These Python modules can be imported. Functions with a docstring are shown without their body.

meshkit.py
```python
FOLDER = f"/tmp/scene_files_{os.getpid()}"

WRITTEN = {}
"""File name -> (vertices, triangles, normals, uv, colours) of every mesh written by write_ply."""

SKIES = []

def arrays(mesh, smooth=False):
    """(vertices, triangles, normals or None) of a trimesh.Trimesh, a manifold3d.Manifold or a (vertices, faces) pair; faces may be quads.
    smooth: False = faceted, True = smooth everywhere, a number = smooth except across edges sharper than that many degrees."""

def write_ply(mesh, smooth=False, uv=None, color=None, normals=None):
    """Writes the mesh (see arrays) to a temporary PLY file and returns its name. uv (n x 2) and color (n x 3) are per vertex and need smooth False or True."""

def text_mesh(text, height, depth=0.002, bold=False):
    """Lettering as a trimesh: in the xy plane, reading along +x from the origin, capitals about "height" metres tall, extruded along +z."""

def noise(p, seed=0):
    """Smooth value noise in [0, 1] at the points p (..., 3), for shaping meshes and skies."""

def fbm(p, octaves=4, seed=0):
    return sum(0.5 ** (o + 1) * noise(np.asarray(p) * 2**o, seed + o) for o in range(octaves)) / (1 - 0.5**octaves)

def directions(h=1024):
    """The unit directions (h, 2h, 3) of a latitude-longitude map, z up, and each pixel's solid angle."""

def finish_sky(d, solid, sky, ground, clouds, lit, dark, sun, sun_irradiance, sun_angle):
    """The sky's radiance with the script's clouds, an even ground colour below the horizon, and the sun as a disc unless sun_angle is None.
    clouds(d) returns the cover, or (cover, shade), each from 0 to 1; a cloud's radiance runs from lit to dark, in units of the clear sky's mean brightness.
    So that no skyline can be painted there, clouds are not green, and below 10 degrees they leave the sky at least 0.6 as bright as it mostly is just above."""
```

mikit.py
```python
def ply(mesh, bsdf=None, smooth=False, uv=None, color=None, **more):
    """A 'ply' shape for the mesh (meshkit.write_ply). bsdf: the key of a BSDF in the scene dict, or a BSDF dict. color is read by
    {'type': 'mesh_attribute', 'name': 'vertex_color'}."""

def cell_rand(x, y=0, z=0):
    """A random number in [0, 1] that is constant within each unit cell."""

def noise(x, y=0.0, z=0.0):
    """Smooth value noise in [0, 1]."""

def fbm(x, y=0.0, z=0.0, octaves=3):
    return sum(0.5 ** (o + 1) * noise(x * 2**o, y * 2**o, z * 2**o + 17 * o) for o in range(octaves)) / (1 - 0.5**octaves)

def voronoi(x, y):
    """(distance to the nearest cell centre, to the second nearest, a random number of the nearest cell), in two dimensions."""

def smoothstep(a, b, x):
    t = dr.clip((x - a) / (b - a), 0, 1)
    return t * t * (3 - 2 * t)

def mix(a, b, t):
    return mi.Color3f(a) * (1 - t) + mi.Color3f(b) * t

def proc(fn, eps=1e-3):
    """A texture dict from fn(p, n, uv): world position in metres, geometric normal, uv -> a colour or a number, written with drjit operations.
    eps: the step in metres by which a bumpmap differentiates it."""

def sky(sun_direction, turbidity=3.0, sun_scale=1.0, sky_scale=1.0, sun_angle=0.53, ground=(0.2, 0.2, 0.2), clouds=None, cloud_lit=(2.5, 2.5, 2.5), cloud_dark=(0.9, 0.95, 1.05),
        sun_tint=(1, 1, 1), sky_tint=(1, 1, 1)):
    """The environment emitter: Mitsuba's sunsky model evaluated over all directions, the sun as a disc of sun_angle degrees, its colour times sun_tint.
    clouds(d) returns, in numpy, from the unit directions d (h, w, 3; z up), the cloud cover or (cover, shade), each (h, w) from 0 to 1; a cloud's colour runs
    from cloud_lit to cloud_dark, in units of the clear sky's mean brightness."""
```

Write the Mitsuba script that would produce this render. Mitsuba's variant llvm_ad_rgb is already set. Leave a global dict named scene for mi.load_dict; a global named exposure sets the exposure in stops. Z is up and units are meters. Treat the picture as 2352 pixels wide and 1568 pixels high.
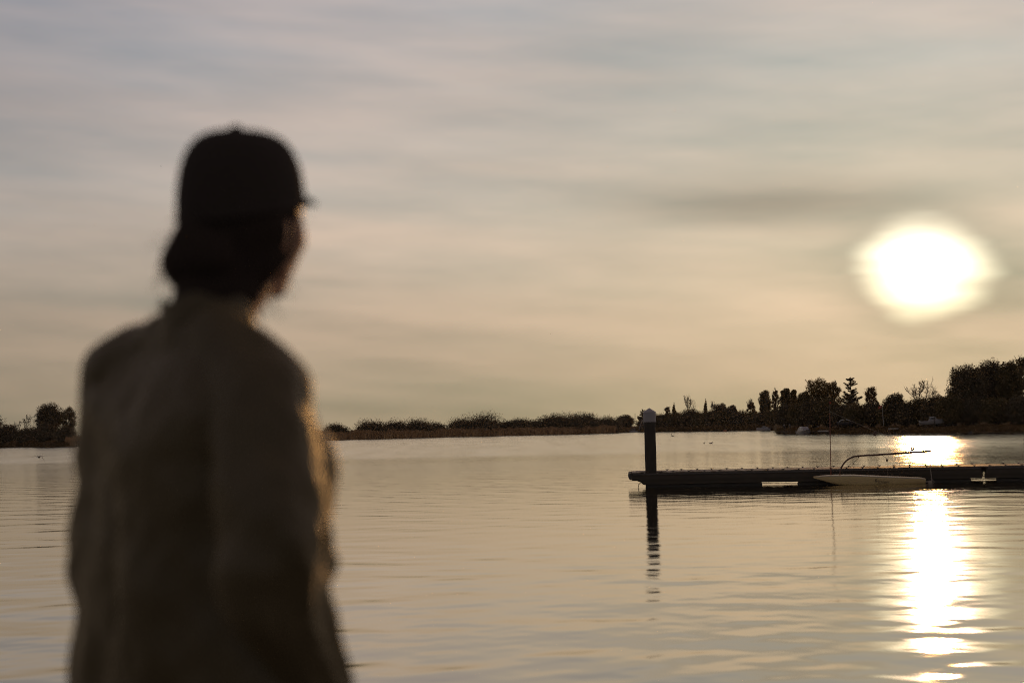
import math, random
import numpy as np, trimesh, mitsuba as mi, drjit as dr
import manifold3d as m3
import mikit, meshkit

# ------------------------------------------------------------------ camera, sky, exposure
EYE = np.array([0.0, 0.0, 2.0])
FPX, CX, CY = 3265.0, 1176.0, 784.0          # focal length and centre, in units of a 2352 px wide frame
ROLL, PITCH = math.radians(1.2), math.atan(202.5 / FPX)
FW = np.array([0, math.cos(PITCH), math.sin(PITCH)])
RT = np.cross(FW, [math.sin(ROLL), 0, math.cos(ROLL)]); RT /= np.linalg.norm(RT)
UP = np.cross(RT, FW)
T = mi.ScalarTransform4f


def ray(px, py):
    d = FW + (px - CX) / FPX * RT - (py - CY) / FPX * UP
    return d / np.linalg.norm(d)


def at(px, py, rng):                          # the point of that sight line at a horizontal range from the viewer
    d = ray(px, py)
    return EYE + d * (rng / math.hypot(d[0], d[1]))


def on(px, py, z=0.0):                        # where that sight line meets the level z
    d = ray(px, py)
    return EYE + d * ((z - EYE[2]) / d[2])


def aty(px, py, y):
    d = ray(px, py)
    return EYE + d * (y / d[1])


scene, labels = {}, {}
scene['camera'] = {'type': 'thinlens', 'fov': 2 * math.degrees(math.atan(CX / FPX)), 'fov_axis': 'x', 'aperture_radius': 0.0125, 'focus_distance': 58.0,
                   'near_clip': 0.1, 'far_clip': 9000.0, 'to_world': T().look_at(origin=EYE.tolist(), target=(EYE + FW).tolist(), up=UP.tolist())}
exposure = 1.66
SUN = ray(2118, 620)


def clouds(d):
    """A high, streaky veil: thicker and cooler overhead, thinner at the horizon and away from the sun, glaring where the sun stands behind it."""
    el = np.degrees(np.arcsin(np.clip(d[..., 2], -1, 1)))
    az = np.degrees(np.arctan2(d[..., 0], d[..., 1]))
    a = np.degrees(np.arccos(np.clip(d @ SUN, -1, 1)))
    x, y = az * np.cos(np.radians(el)), el + 0.06 * az
    st = meshkit.fbm(np.stack([x / 13 + 3.1, y / 1.5, 0 * x], -1), 5, 11) - 0.5
    st2 = meshkit.fbm(np.stack([x / 4.2 + 8.3, y / 0.62, 0 * x + 4], -1), 5, 23) - 0.5
    big = meshkit.fbm(np.stack([x / 17 + 1.7, y / 4.2 + 0.35, 0 * x + 9], -1), 3, 5) - 0.5
    blue = np.interp(el, [0, 1, 2.5, 4.5, 9, 12, 16, 30, 90], [0.76, 0.70, 0.66, 0.74, 1.24, 1.50, 1.74, 1.8, 1.8])     # the clear sky showing through
    warm = np.interp(a, [0, 4, 16, 25, 35, 70, 110, 180], [0.45, 0.43, 0.41, 0.415, 0.315, 0.22, 0.16, 0.14])             # sunlit veil
    warm = warm * np.interp(el, [0, 1, 2, 4, 8, 12, 16, 40, 90], np.array([0.63, 0.76, 0.91, 1.02, 1.0, 0.88, 0.80, 0.78, 0.7]))
    warm = warm + 0.15 * warm * np.exp(-(a / 5.0) ** 2)
    tex = 1 + 0.60 * st + 0.42 * st2 + 0.50 * big
    band = np.exp(-((az - 11.0) / 5.5) ** 2 - ((el - 8.7 + 0.03 * (az - 11)) / (0.8 + 0.6 * st)) ** 2)   # darker bar of cloud left of the sun
    warm = warm * tex * (1 - 0.42 * band)
    blue = blue * np.interp(a, [0, 45, 90, 180], [1, 1, 0.85, 0.75])
    blue = blue * (1 + 0.25 * big - 0.3 * st) * (1 - 0.36 * band)
    rag = a * (1 - 0.07 * np.cos(2 * np.arctan2(el - SUN_EL, az - SUN_AZ))) + 0.9 * st2 + 1.1 * st
    core = LIT * np.exp(-(np.maximum(rag, 0) / 0.66) ** 2)
    ring = np.clip((2.82 - rag) / 1.6, 0, 1)                                # the veil thins out round the sun
    ring = ring * ring * (3 - 2 * ring)
    glow = np.exp(-(np.maximum(rag - 2.2, 0) / 1.6) ** 2)
    blue = blue + (2.85 - blue) * ring
    warm = warm * (1 - 0.3 * glow) + 0.52 * ring
    c = np.clip(1 - blue / CLEAR, 0.05, 1)
    c = np.maximum(c, np.clip(core / 3, 0, 1))
    return c, 1 - np.clip((warm + core) / (c * LIT), 0, 1)


SUN_EL, SUN_AZ = math.degrees(math.asin(SUN[2])), math.degrees(math.atan2(SUN[0], SUN[1]))
LIT, CLEAR, TINT, WARM = 60.0, 3.0, (0.83, 1.37, 1.97), np.array([1.03, 0.650, 0.440])
_mean = np.array(mikit.sky(SUN.tolist(), turbidity=2, sun_scale=0, sky_tint=TINT, ground=(0.08, 0.08, 0.07))['bitmap'])[:512].mean()
scene['sky_light'] = mikit.sky(SUN.tolist(), turbidity=2, sun_scale=0.30, sky_scale=CLEAR / 2 ** exposure, sun_angle=1.1, sky_tint=TINT, sun_tint=(1, 1.0, 1.5), ground=(0.08, 0.08, 0.07),
                               clouds=clouds, cloud_lit=tuple(LIT * WARM / (_mean * CLEAR)), cloud_dark=(0, 0, 0))

# ------------------------------------------------------------------ materials
noise, fbm, smoothstep, mix = mikit.noise, mikit.fbm, mikit.smoothstep, mikit.mix


def diffuse(key, rgb):
    scene[key] = {'type': 'twosided', 'b': {'type': 'diffuse', 'reflectance': {'type': 'rgb', 'value': list(rgb)}}}


def principled(key, rgb, rough, spec=0.4, **kw):
    col = rgb if isinstance(rgb, dict) else {'type': 'rgb', 'value': list(rgb)}
    scene[key] = {'type': 'twosided', 'b': {'type': 'principled', 'base_color': col, 'roughness': rough, 'specular': spec, **kw}}


_wr = np.random.default_rng(5)
WAVES = []
for i in range(24):
    lam = 0.26 * (9.5 ** (i / 23.0)) * _wr.uniform(0.92, 1.08)
    ang = math.radians(_wr.normal(0, 36) + 4)
    k = 2 * math.pi / lam
    sl = 0.0058 * (1.0 if lam > 0.6 else 0.6)
    WAVES.append((k * math.sin(ang), k * math.cos(ang), sl / k, _wr.uniform(0, 6.28)))


def wave_height(p, n, uv):
    x, y = p.x, p.y
    wx, wy = 0.9 * noise(x * 0.21, y * 0.21, 2.0), 0.9 * noise(x * 0.21, y * 0.21, 7.0)
    patch = 0.5 + 0.75 * noise(x * 0.085, y * 0.06, 3.0)
    h = mi.Float(0)
    for kx, ky, a, ph in WAVES:
        h += a * dr.sin(kx * (x + wx) + ky * (y + wy) + ph)
    return h * patch * (0.55 + 1.25 * (1 - smoothstep(9.0, 27.0, y)))


def far_height(p, n, uv):
    x, y = p.x, p.y
    return 0.03 * noise(x * 1.6, y * 1.6, 1.0) + 0.08 * noise(x * 0.5, y * 0.5, 4.0) + 0.15 * noise(x * 0.18, y * 0.12, 2.0)


def ruffle(p, n, uv):                         # calm in the lee of the quay, ruffled by wind out in the open
    d = p.y + (8.0 + 0.8 * p.y) * (fbm(p.x * 0.012, p.y * 0.03, 1.0) - 0.5) + 0.12 * p.x
    return smoothstep(50.0, 125.0, d) * (0.62 + 0.38 * noise(p.x * 0.7, p.y * 0.07, 5.0))


def water_body(alpha):
    return {'type': 'roughconductor', 'distribution': 'beckmann', 'alpha': alpha, 'eta': 1.2, 'k': 1.45, 'specular_reflectance': {'type': 'rgb', 'value': [1.0, 0.955, 0.88]}}


scene['m_water'] = {'type': 'blendbsdf', 'weight': mikit.proc(ruffle),
                    'calm': {'type': 'bumpmap', 'scale': 1.0, 'tex': mikit.proc(wave_height, eps=0.02), 'b': water_body(0.012)},
                    'rough': {'type': 'bumpmap', 'scale': 1.0, 'tex': mikit.proc(far_height, eps=0.1), 'b': water_body(0.05)}}


def bank_col(p, n, uv):
    return mix((0.08, 0.058, 0.034), (0.16, 0.115, 0.065), fbm(p.x * 0.15, p.y * 0.05, p.z, 3))


def reed_col(p, n, uv):
    return mix((0.26, 0.145, 0.070), (0.42, 0.26, 0.13), noise(p.x * 1.3, p.y * 0.6, p.z * 0.2))


def plank_col(p, n, uv):
    return mix((0.13, 0.10, 0.07), (0.26, 0.215, 0.16), fbm(p.x * 7.3, p.y * 1.5, 0.0, 3))


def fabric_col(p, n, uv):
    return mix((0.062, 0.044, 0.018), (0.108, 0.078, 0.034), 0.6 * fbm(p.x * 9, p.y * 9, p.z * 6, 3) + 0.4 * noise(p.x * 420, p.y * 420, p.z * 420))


def fabric_h(p, n, uv):
    return 0.0007 * noise(p.x * 300, p.y * 300, p.z * 300) + 0.007 * fbm(p.x * 16, p.y * 16, p.z * 7, 3)


def concrete_col(p, n, uv):
    return mix((0.16, 0.155, 0.14), (0.28, 0.27, 0.25), fbm(p.x * 2.2, p.y * 2.2, p.z * 2.2, 4))


def pile_col(p, n, uv):
    return mix((0.030, 0.026, 0.022), (0.065, 0.053, 0.042), fbm(p.x * 9, p.y * 9, p.z * 2.5, 3))


scene['m_bank'] = {'type': 'twosided', 'b': {'type': 'diffuse', 'reflectance': mikit.proc(bank_col)}}
scene['m_reed'] = {'type': 'twosided', 'b': {'type': 'diffuse', 'reflectance': mikit.proc(reed_col)}}
principled('m_plank', mikit.proc(plank_col), 0.6, 0.3)
principled('m_plank_dark', (0.11, 0.088, 0.062), 0.65, 0.3)
principled('m_plank_pale', (0.25, 0.21, 0.165), 0.6, 0.3)
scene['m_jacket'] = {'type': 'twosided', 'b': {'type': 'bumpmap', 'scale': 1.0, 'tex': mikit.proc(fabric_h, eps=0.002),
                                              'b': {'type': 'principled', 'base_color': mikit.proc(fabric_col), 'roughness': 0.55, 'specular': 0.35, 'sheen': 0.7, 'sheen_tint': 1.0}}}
scene['m_concrete'] = {'type': 'twosided', 'b': {'type': 'diffuse', 'reflectance': mikit.proc(concrete_col)}}
principled('m_pile', mikit.proc(pile_col), 0.8, 0.12)
principled('m_timber', (0.060, 0.048, 0.036), 0.8, 0.15)
principled('m_float', (0.050, 0.045, 0.040), 0.75, 0.15)
principled('m_rubber', (0.07, 0.060, 0.050), 0.65, 0.25)
principled('m_galvanised', (0.10, 0.085, 0.07), 0.4, 0.5, metallic=0.6)
principled('m_white_cap', (0.29, 0.26, 0.25), 0.6, 0.25)
principled('m_cream', (0.54, 0.39, 0.185), 0.35, 0.4)
principled('m_gelcoat', (0.27, 0.25, 0.245), 0.35, 0.35)
principled('m_white_roof', (0.75, 0.73, 0.70), 0.25, 0.5)
principled('m_navy', (0.045, 0.042, 0.045), 0.3, 0.5)
principled('m_window', (0.012, 0.012, 0.014), 0.08, 0.6)
principled('m_red', (0.36, 0.035, 0.02), 0.55, 0.3)
principled('m_red_paint', (0.20, 0.045, 0.022), 0.35, 0.5)
principled('m_boom', (0.085, 0.035, 0.018), 0.35, 0.5)
diffuse('m_line', (0.30, 0.25, 0.20))
diffuse('m_line_dark', (0.05, 0.04, 0.03))
diffuse('m_script', (0.05, 0.04, 0.04))
principled('m_cap', (0.042, 0.033, 0.027), 0.9, 0.1)
principled('m_hair', (0.036, 0.026, 0.020), 0.85, 0.06)
principled('m_skin', (0.55, 0.29, 0.17), 0.5, 0.4)
principled('m_trousers', (0.022, 0.024, 0.03), 0.85, 0.2)
principled('m_shoe', (0.05, 0.04, 0.032), 0.6, 0.3)
principled('m_plumage', (0.05, 0.045, 0.042), 0.8, 0.2)
principled('m_bark', (0.045, 0.032, 0.022), 0.9, 0.1)
principled('m_wall', (0.30, 0.27, 0.24), 0.8, 0.2)
principled('m_roof', (0.05, 0.042, 0.036), 0.7, 0.3)
principled('m_pale_board', (0.42, 0.38, 0.33), 0.6, 0.3)
principled('m_orange', (0.25, 0.07, 0.02), 0.5, 0.3)
for k, c in (('m_leaf', (0.115, 0.088, 0.040)), ('m_leaf_dark', (0.10, 0.078, 0.046)), ('m_leaf_spring', (0.15, 0.10, 0.034)), ('m_leaf_brown', (0.13, 0.08, 0.034))):
    scene[k] = {'type': 'principledthin', 'base_color': {'type': 'rgb', 'value': list(c)}, 'roughness': 0.9, 'diff_trans': 0.7 if k == 'm_leaf_dark' else 1.0, 'spec_trans': 0.0, 'eta': 1.05}


# ------------------------------------------------------------------ bookkeeping
taken = set()


def numbered(name):
    k, i = name, 0
    while k in taken:
        i += 1
        k = f'{name}_{i:03d}'
    taken.add(k)
    return k


def obj(name, mesh, mat, parent=None, smooth=False, **kw):
    key = numbered(name if parent is None else f'{parent}__{name}')
    scene[key] = mikit.ply(mesh, mat, smooth, **kw)
    return key


def thing(name, label, cat, group=None, kind=None):
    key = numbered(name)
    tag(key, label, cat, group, kind)
    return key


def tag(key, label, cat=None, group=None, kind=None):
    labels[key] = {'label': label}
    for a, b in (('category', cat), ('group', group), ('kind', kind)):
        if b:
            labels[key][a] = b


# ------------------------------------------------------------------ mesh helpers
def cat(*ms):
    return trimesh.util.concatenate([m for m in ms])


def box(lo, hi):
    lo, hi = np.minimum(lo, hi), np.maximum(lo, hi)
    m = trimesh.creation.box(hi - lo)
    m.apply_translation((np.asarray(lo) + hi) / 2)
    return m


def tube(pts, rad, sides=8, cap=True):
    p = np.asarray(pts, float)
    r = np.broadcast_to(np.asarray(rad, float), (len(p),))
    t = np.gradient(p, axis=0)
    t /= np.linalg.norm(t, axis=1, keepdims=True) + 1e-12
    ref = np.where(np.abs(t[:, 2:]) < 0.9, [0, 0, 1.0], [1.0, 0, 0]) if abs(t[:, 2]).max() < 0.97 or abs(t[:, 2]).min() > 0.97 else np.tile([0.13, 0.95, 0.1], (len(p), 1))
    a = np.cross(t, ref); a /= np.linalg.norm(a, axis=1, keepdims=True) + 1e-12
    b = np.cross(t, a)
    g = np.arange(sides) * 2 * np.pi / sides
    v = (p[:, None] + r[:, None, None] * (np.cos(g)[None, :, None] * a[:, None] + np.sin(g)[None, :, None] * b[:, None])).reshape(-1, 3)
    f = []
    for i in range(len(p) - 1):
        for j in range(sides):
            q = (i * sides + j, i * sides + (j + 1) % sides, (i + 1) * sides + (j + 1) % sides, (i + 1) * sides + j)
            f += [(q[0], q[2], q[1]), (q[0], q[3], q[2])]
    if cap:
        n = len(v)
        v = np.vstack([v, p[0], p[-1]])
        for j in range(sides):
            f.append((n, j, (j + 1) % sides))
            e = (len(p) - 1) * sides
            f.append((n + 1, e + (j + 1) % sides, e + j))
    m = trimesh.Trimesh(v, np.array(f), process=False)
    return m


def rev(profile, sides=24, centre=(0, 0, 0)):
    m = trimesh.creation.revolve(np.asarray(profile, float), sections=sides)
    m.apply_translation(centre)
    return m


def frame(m, origin, e1, up=(0, 0, 1)):
    """local x along e1, z up, y completing -> world"""
    e1 = np.asarray(e1, float) / np.linalg.norm(e1)
    e3 = np.asarray(up, float)
    e2 = np.cross(e3, e1); e2 /= np.linalg.norm(e2)
    M = np.eye(4); M[:3, 0], M[:3, 1], M[:3, 2], M[:3, 3] = e1, e2, e3, origin
    m = m.copy(); m.apply_transform(M)
    return m


def loft(rings, close=True):
    """rings: list of (n,3) arrays, all the same n"""
    n = len(rings[0]); v = np.vstack(rings); f = []
    for i in range(len(rings) - 1):
        for j in range(n):
            a, b = i * n + j, i * n + (j + 1) % n
            f += [(a, b, b + n), (a, b + n, a + n)]
    m = len(v)
    v = np.vstack([v, rings[0].mean(0), rings[-1].mean(0)])
    for j in range(n):
        f.append((m, (j + 1) % n, j))
        e = (len(rings) - 1) * n
        f.append((m + 1, e + j, e + (j + 1) % n))
    t = trimesh.Trimesh(v, np.array(f), process=False)
    return t


def hull(spheres, seg=16):
    ms = []
    for x, y, z, r in spheres:
        ms.append(m3.Manifold.sphere(r, seg).translate([x, y, z]))
    return m3.Manifold.batch_hull(ms)


def chain(pts, seg=16):
    out = m3.Manifold()
    for a, b in zip(pts[:-1], pts[1:]):
        out = out + hull([a, b], seg)
    return out


def soft(man, length, it=12):
    man = man.refine_to_length(length)
    me = man.to_mesh()
    t = trimesh.Trimesh(np.array(me.vert_properties[:, :3]), np.array(me.tri_verts), process=False)
    t.merge_vertices()
    trimesh.smoothing.filter_taubin(t, 0.5, 0.53, it)
    return t


# ------------------------------------------------------------------ shore line, ground, water, quay
SHORE = [(-900, 1056), (-400, 1040), (0, 1027), (180, 1024.6), (450, 1018), (740, 1011.4), (1062, 1002.8), (1258.7, 998.3), (1414, 994.5), (1418, 993.0), (1455.5, 992.4), (1510, 991.7), (1780, 987.7),
         (1783, 995.8), (1818, 996), (1938, 996), (2150, 994.6), (2352, 991.5), (2700, 985), (3200, 975)]
_sh = np.array([on(x, y) for x, y in SHORE])
S_AZ, S_R = np.arctan2(_sh[:, 0], _sh[:, 1]), np.hypot(_sh[:, 0], _sh[:, 1])


def shore_r(az):
    return np.interp(az, S_AZ, S_R)


def ground_z(az, r):
    d = r - shore_r(az)
    w = 0.25 * (meshkit.noise(np.stack([np.sin(az) * r / 9, np.cos(az) * r / 9, 0 * r], -1), 3) - 0.5)
    return np.interp(d, [-6, 0, 1.5, 8, 40, 150, 3000], [-1.2, -0.02, 0.35, 0.8, 1.3, 2.0, 6.0]) + w * np.clip(d / 3, 0, 1)


azs = np.unique(np.concatenate([np.linspace(-1.3, S_AZ[0], 20), np.linspace(S_AZ[0], S_AZ[-1], 620), np.linspace(S_AZ[-1], 1.25, 20)]))
offs = np.array([-6, -0.5, 0, 0.7, 1.5, 3, 5, 8, 14, 25, 40, 80, 150, 300, 600, 1000.0])
AZ, OF = np.meshgrid(azs, offs, indexing='ij')
RR = shore_r(AZ) + OF
ZZ = ground_z(AZ, RR)
V = np.stack([np.sin(AZ) * RR, np.cos(AZ) * RR, ZZ], -1).reshape(-1, 3)
no = len(offs)
i, j = np.meshgrid(np.arange(len(azs) - 1), np.arange(no - 1), indexing='ij')
q = np.stack([i * no + j, i * no + j + 1, (i + 1) * no + j + 1, (i + 1) * no + j], -1).reshape(-1, 4)
obj('far_bank', (V, q), 'm_bank', smooth=True)
tag('far_bank', 'dark low river bank across the water under the trees', None, None, 'structure')

W = 1650.0
wv = np.array([[-W, -60, 0], [W, -60, 0], [W, W, 0], [-W, W, 0.0]])
obj('water', (wv, np.array([[0, 1, 2, 3]])), 'm_water')
tag('water', 'calm rippled lake water with the low sun glittering on it', None, None, 'structure')

QZ = 0.72
quay = cat(box((-40, -50, -2.0), (40, 2.95, QZ - 0.16)), box((-40, -50, QZ - 0.156), (40, 3.10, QZ)))
obj('quay', quay, 'm_concrete')
tag('quay', 'grey concrete quay edge that the person stands on', None, None, 'structure')

# ------------------------------------------------------------------ the person in the foreground
PHI, PHI_HEAD = math.radians(40), math.radians(28)                                         # turned this far to the right of straight ahead
PO = aty(486, 1000, 2.3); PO[2] = QZ
PM = np.eye(4)
PM[:3, :3] = np.array([[math.cos(PHI), math.sin(PHI), 0], [-math.sin(PHI), math.cos(PHI), 0], [0, 0, 1]])
PM[:3, 3] = PO


def place(m):
    m = m.copy(); m.apply_transform(PM)
    return m


def turn_head(m, lo=1.45, hi=1.53):
    """the head turned on the neck: a twist about the upright axis that grows from the neck's base to the jaw"""
    m = m.copy(); v = np.array(m.vertices)
    w = np.clip((v[:, 2] - lo) / (hi - lo), 0, 1) * (PHI - PHI_HEAD)
    c, s_ = np.cos(w), np.sin(w)
    m.vertices = np.column_stack([c * v[:, 0] - s_ * v[:, 1], s_ * v[:, 0] + c * v[:, 1], v[:, 2]])
    return m


person = thing('person', 'person in dark cap and olive jacket seen from behind, looking across the water', 'person')
HZ, HY = 0.014, 0.092                                          # head set a little forward
head = hull([(0, HY - .005, 1.660 + HZ, .087), (0, HY - .035, 1.668 + HZ, .082), (0, HY + .035, 1.662 + HZ, .077)], 32)
head += hull([(0, HY + .05, 1.660 + HZ, .06), (.036, HY + .062, 1.600 + HZ, .036), (-.036, HY + .062, 1.600 + HZ, .036), (0, HY + .075, 1.522 + HZ, .021), (.040, HY + .028, 1.545 + HZ, .026), (-.040, HY + .028, 1.545 + HZ, .026), (0, HY - .01, 1.60 + HZ, .07)], 24)
head += hull([(0, HY + .106, 1.640 + HZ, .009), (0, HY + .122, 1.602 + HZ, .012), (.012, HY + .108, 1.596 + HZ, .009), (-.012, HY + .108, 1.596 + HZ, .009)], 16)
head += hull([(.018, HY + .093, 1.567 + HZ, .010), (-.018, HY + .093, 1.567 + HZ, .010), (0, HY + .101, 1.567 + HZ, .011)], 16)
head += hull([(0, HY + .090, 1.528 + HZ, .018), (0, HY + .075, 1.522 + HZ, .02)], 16)
for s in (-1, 1):
    head += hull([(s * .036, HY + .098, 1.657 + HZ, .012), (s * .012, HY + .106, 1.655 + HZ, .011)], 12)
    head += hull([(s * .086, HY - .008, 1.612 + HZ, .012), (s * .087, HY - .014, 1.596 + HZ, .012), (s * .082, HY - .004, 1.572 + HZ, .009)], 12)
body = head + chain([(0, -.012, 1.385, .066), (0, .004, 1.47, .056), (0, HY + .0, 1.56, .056)], 24)
body += hull([(.10, -.01, 1.33, .07), (-.10, -.01, 1.33, .07), (.09, 0, 1.20, .09), (-.09, 0, 1.20, .09)], 20)
body += hull([(.09, 0, 1.20, .09), (-.09, 0, 1.20, .09), (.075, 0, 1.03, .09), (-.075, 0, 1.03, .09)], 20)
body += hull([(.075, 0, 1.03, .09), (-.075, 0, 1.03, .09), (.085, -.01, .90, .098), (-.085, -.01, .90, .098)], 20)
for s in (-1, 1):
    ex, ey, wx, wy = (.236, -.075, .186, .050) if s > 0 else (.232, -.035, .232, .02)
    body += chain([(s * .10, -.01, 1.36, .06), (s * (.155 if s > 0 else .19), -.015, 1.345, .052), (s * ex, ey, 1.09, .041), (s * wx, wy, .88, .029)], 16)
    # hand: palm, four curled fingers, thumb
    hx, hy, hz = s * wx, wy + .02, .812
    body += hull([(s * wx, wy + .005, .868, .024), (hx, hy - .022, hz, .017), (hx, hy + .03, hz, .017)], 14)
    for k, (fy, L) in enumerate(((.034, .036), (.014, .040), (-.006, .037), (-.025, .030))):
        x0, y0, z0 = hx, hy + fy, hz - .006
        body += chain([(x0, y0, z0, .0100), (x0 - s * .004, y0 + .004, z0 - L, .0092), (x0 - s * .014, y0 + .010, z0 - L * 1.75, .0085), (x0 - s * .028, y0 + .012, z0 - L * 2.15, .0078)], 10)
    body += chain([(hx - s * .008, hy + .020, .838, .013), (hx - s * .016, hy + .056, .806, .011), (hx - s * .022, hy + .064, .774, .009)], 10)
    body += chain([(s * .085, -.01, .88, .085), (s * .092, .01, .50, .056), (s * .095, -.02, .10, .038)], 16)
    body += hull([(s * .097, -.03, .05, .036), (s * .105, .12, .035, .028), (s * .105, .16, .03, .022)], 12)
bm = soft(body, 0.011, 6)
obj('body', place(turn_head(bm)), 'm_skin', person, smooth=True)
tag(f'{person}__body', 'face turned away to the right, cheek and jaw catching the sun')

# hair: gathered low at the nape, spilling from under the cap
hair = hull([(0, HY - .030, 1.640 + HZ, .080), (0, HY - .035, 1.60 + HZ, .084), (.05, HY - .02, 1.60 + HZ, .05), (-.05, HY - .02, 1.60 + HZ, .05)], 24)
hair += hull([(-.015, HY - .095, 1.600, .046), (.012, HY - .105, 1.566, .046), (-.044, HY - .095, 1.566, .046), (-.02, HY - .08, 1.530, .046)], 20)
hair += hull([(0, HY - .05, 1.57, .07), (.034, HY - .060, 1.52, .036), (-.045, HY - .045, 1.52, .036), (-.006, HY - .092, 1.485, .060)], 20)
for s in (-1, 1):
    hair += hull([(s * .074, HY + .012, 1.64 + HZ, .022), (s * .070, HY + .020, 1.58 + HZ, .018), (s * .058, HY - .035, 1.545, .024), (s * .066, HY - .03, 1.62, .03)], 14)
hm = soft(hair, 0.009, 5)
nn = hm.vertex_normals
hm.vertices += nn * (0.010 * (meshkit.fbm(hm.vertices * [95, 95, 22], 3, 4) - 0.5))[:, None]
rg = np.random.default_rng(8)
strands = []
for k in range(150):
    i0 = rg.integers(len(hm.vertices)); p0 = hm.vertices[i0]
    if p0[2] > 1.64 or p0[1] > HY + .02:
        continue
    d = nn[i0] * rg.uniform(.2, .8) + [0, -.2, rg.uniform(-1.0, .1)]
    d /= np.linalg.norm(d)
    L = rg.uniform(.02, .05)
    strands.append(tube([p0, p0 + d * L * .5 + [0, 0, .002], p0 + d * L + [0, 0, -.008]], [.0011, .0009, .0004], 4))
obj('hair', place(turn_head(cat(hm, *strands))), 'm_hair', person, smooth=True)

# cap: panelled crown, button, curved brim, sweatband edge
rings = []
for a in np.linspace(0, 1, 15):
    z = 1.628 + HZ + .146 * math.sin(a * math.pi / 2) ** 0.84
    sc = max(math.cos(a * math.pi / 2) ** 0.52, 0.03)
    g = np.linspace(0, 2 * np.pi, 60, endpoint=False)
    seam = 1 - 0.012 * np.exp(-((np.mod(g + np.pi / 6, np.pi / 3) - np.pi / 6) / .05) ** 2)
    rings.append(np.stack([.100 * sc * seam * np.cos(g), HY - .010 + .119 * sc * seam * np.sin(g) - .014 * a, z + (1 - a) * (.026 * np.sin(g) + .006)], 1))
crown = loft(rings)
cap = obj('cap', place(turn_head(crown)), 'm_cap', person, smooth=50)
btn = trimesh.creation.icosphere(2, 1.0); btn.apply_scale([.013, .013, .009]); btn.apply_translation([0, HY - .024, 1.628 + HZ + .149])
obj('button', place(turn_head(btn)), 'm_cap', cap, smooth=True)
top, bot = [], []
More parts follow.
